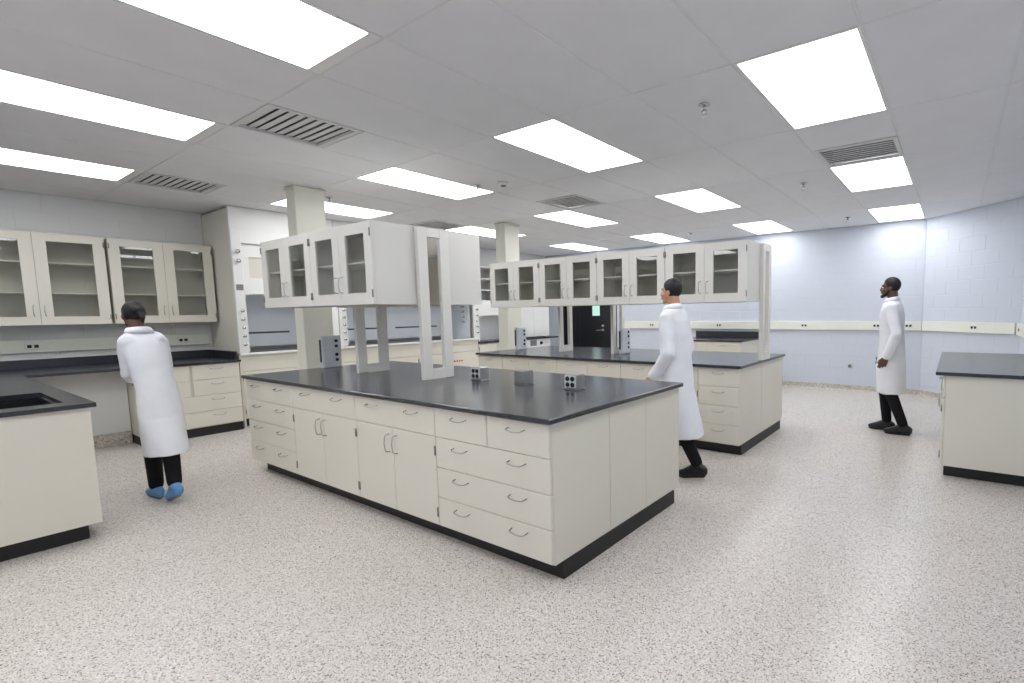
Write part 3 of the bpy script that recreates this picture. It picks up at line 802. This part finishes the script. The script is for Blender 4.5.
    remesh('hair', bm, .007, 3, M['hair'], t)
    if P.get('beard'):
        bm = bmesh.new()
        chain(bm, [hd + V((-.066, .012, -.03)), hd + V((-.054, .045, -.08)), hd + V((0, .086, -.105)), hd + V((.054, .045, -.08)), hd + V((.066, .012, -.03))], (.012, .022, .024, .022, .012))
        cap(bm, hd + V((-.022, .1, -.05)), hd + V((.022, .1, -.05)), .006, .006)
        small(bm)
        remesh('beard', bm, .006, 2, M['hair'], t)
    # ---- trousers, shoes
    bm = bmesh.new()
    q = P.get('slim', 1.0)
    cap(bm, V((-.05 * q, 0, .94)), V((.05 * q, 0, .94)), .098 * q, .098 * q)
    for sx in (-1, 1):
        kn, an = V(P['knee'][sx]), V(P['ankle'][sx])
        chain(bm, [V((sx * .075 * q, 0, .92)), kn, an + (kn - an).normalized() * .03], (.086 * q, .066, .054))
    remesh('trousers', bm, .010, 4, M['trouser'], t)
    for sx in (-1, 1):
        an, to = V(P['ankle'][sx]), V(P['toe'][sx])
        f = (to - an); fh = V((f.x, f.y, 0)).normalized()
        heel = an - fh * .055 + V((0, 0, -.052)); tip = to + fh * .045 + V((0, 0, -.006))
        up = V((0, 0, .02))
        bm = bmesh.new()
        cap(bm, heel, to, .034, .034); cap(bm, to, tip, .034, .022); cap(bm, heel + up, an, .036, .040); cap(bm, an, to, .040, .030)
        so = remesh('shoe', bm, .009, 4, M[P['shoe']], t)
        bm = bmesh.new()
        cap(bm, heel + V((0, 0, -.03)), to + V((0, 0, -.032)), .018, .018); cap(bm, to + V((0, 0, -.032)), tip + V((0, 0, -.024)), .018, .014)
        remesh('sole', bm, .008, 2, M[P.get('sole', 'shoe')], so)
    # ---- lab coat
    hem = P['hem']
    bm = bmesh.new(); sw = P.get('sway', 0.0)
    prof = [(1.495, .075, .075), (1.475, .11, .085), (1.445, .17, .10), (1.38, .20, .12), (1.25, .195, .132), (1.10, .18, .13), (.95, .19, .14), (.75, .20, .155)]
    sl = P.get('slim', 1.0)
    rings = [(tl(z), sh(z), z, rx * sl, ry * sl) for z, rx, ry in prof]
    for k in range(1, 4):
        q = k / 3; z = .75 + (hem - .75) * q
        rings.append((0, sw * q, z, .20 * sl + P.get('wide', .02) * q, .155 * sl + P.get('flare', .06) * q))
    loft(bm, rings, 24)
    for sx in (-1, 1):
        el, wr = V(P['elbow'][sx]), V(P['wrist'][sx])
        shd = V((sx * .155 * sl + tl(1.38), sh(1.38), 1.395))
        chain(bm, [V((sx * .08 + tl(1.39), sh(1.40), 1.41)), shd, el, wr - (wr - el).normalized() * .01], (.075, .070 * sl, .062 * sl, .05))
    coat = remesh('lab_coat', bm, .010, 5, M['coat'], t)
    tx = bpy.data.textures.new('folds', 'CLOUDS'); tx.noise_scale = .16; tx.noise_depth = 1
    dm = coat.modifiers.new('folds', 'DISPLACE'); dm.texture = tx; dm.strength = .016; dm.mid_level = .5; dm.texture_coords = 'LOCAL'
    # collar, placket and pocket
    bm = bmesh.new()
    n = 16; rr = []
    for z, r0, dz in ((1.478, .092, 0), (1.525, .074, 0), (1.53, .080, 0), (1.478, .106, 0)):
        rr.append([bm.verts.new((tl(z) + r0 * math.sin(a), sh(z) - r0 * .85 * math.cos(a) + .012, z - .03 * (1 - math.cos(a)) * .5)) for a in [(-2.5 + 5.0 * k / (n - 1)) for k in range(n)]])
    for a, b in zip(rr, rr[1:] + rr[:1]):
        for k in range(n - 1): bm.faces.new((a[k], a[k + 1], b[k + 1], b[k]))
    link('collar', mesh_of(bm, 'collar', M['coat'], True), coat)
    return t

person('person in white lab coat and blue shoes walking away by the left bench', (-3.50, -.675), (-.97, -.12), 1.60, dict(
    skin='skin_d', shoe='bshoe', sole='sole', hem=.43, lean=.14, tilt=-.09, head_fwd=.05, bun=True, sway=-.05, flare=.05, wide=.0, slim=.76,
    elbow={1: (.11, .10, 1.13), -1: (-.14, .14, 1.13)}, wrist={1: (.05, .28, 1.06), -1: (-.06, .30, 1.07)},
    thumb={1: (-.3, .2, 1), -1: (.3, .2, 1)},
    knee={1: (.04, .0, .50), -1: (-.04, .12, .53)}, ankle={1: (-.02, -.18, .17), -1: (-.03, .14, .10)}, toe={1: (-.02, -.06, .05), -1: (-.03, .27, .045)}))
person('person in white lab coat walking left between the two islands', (-.33, 2.06), (-1, 0), 1.75, dict(
    skin='skin_l', shoe='shoe', hem=.36, lean=.05, sway=-.07, flare=.03, slim=.95,
    elbow={-1: (-.22, -.03, 1.10), 1: (.22, .0, 1.12)}, wrist={-1: (-.21, .12, .90), 1: (.20, .09, .87)},
    thumb={-1: (.2, 1, .3)},
    knee={-1: (-.08, -.04, .50), 1: (.08, .22, .52)}, ankle={-1: (-.08, -.24, .13), 1: (.08, .32, .10)}, toe={-1: (-.08, -.10, .045), 1: (.08, .45, .05)}))
person('bearded person in white lab coat and black trousers walking left by the wall', (1.10, 4.70), (-1, 0), 1.82, dict(
    skin='skin_d', shoe='shoe', hem=.46, lean=.02, beard=True, sway=-.01, flare=.0, slim=.95,
    elbow={-1: (-.225, -.06, 1.12), 1: (.225, .0, 1.12)}, wrist={-1: (-.22, .03, .88), 1: (.21, .09, .89)},
    knee={-1: (-.085, .0, .50), 1: (.085, .07, .51)}, ankle={-1: (-.085, -.15, .10), 1: (.085, .03, .10)}, toe={-1: (-.085, -.02, .045), 1: (.085, .16, .045)}))
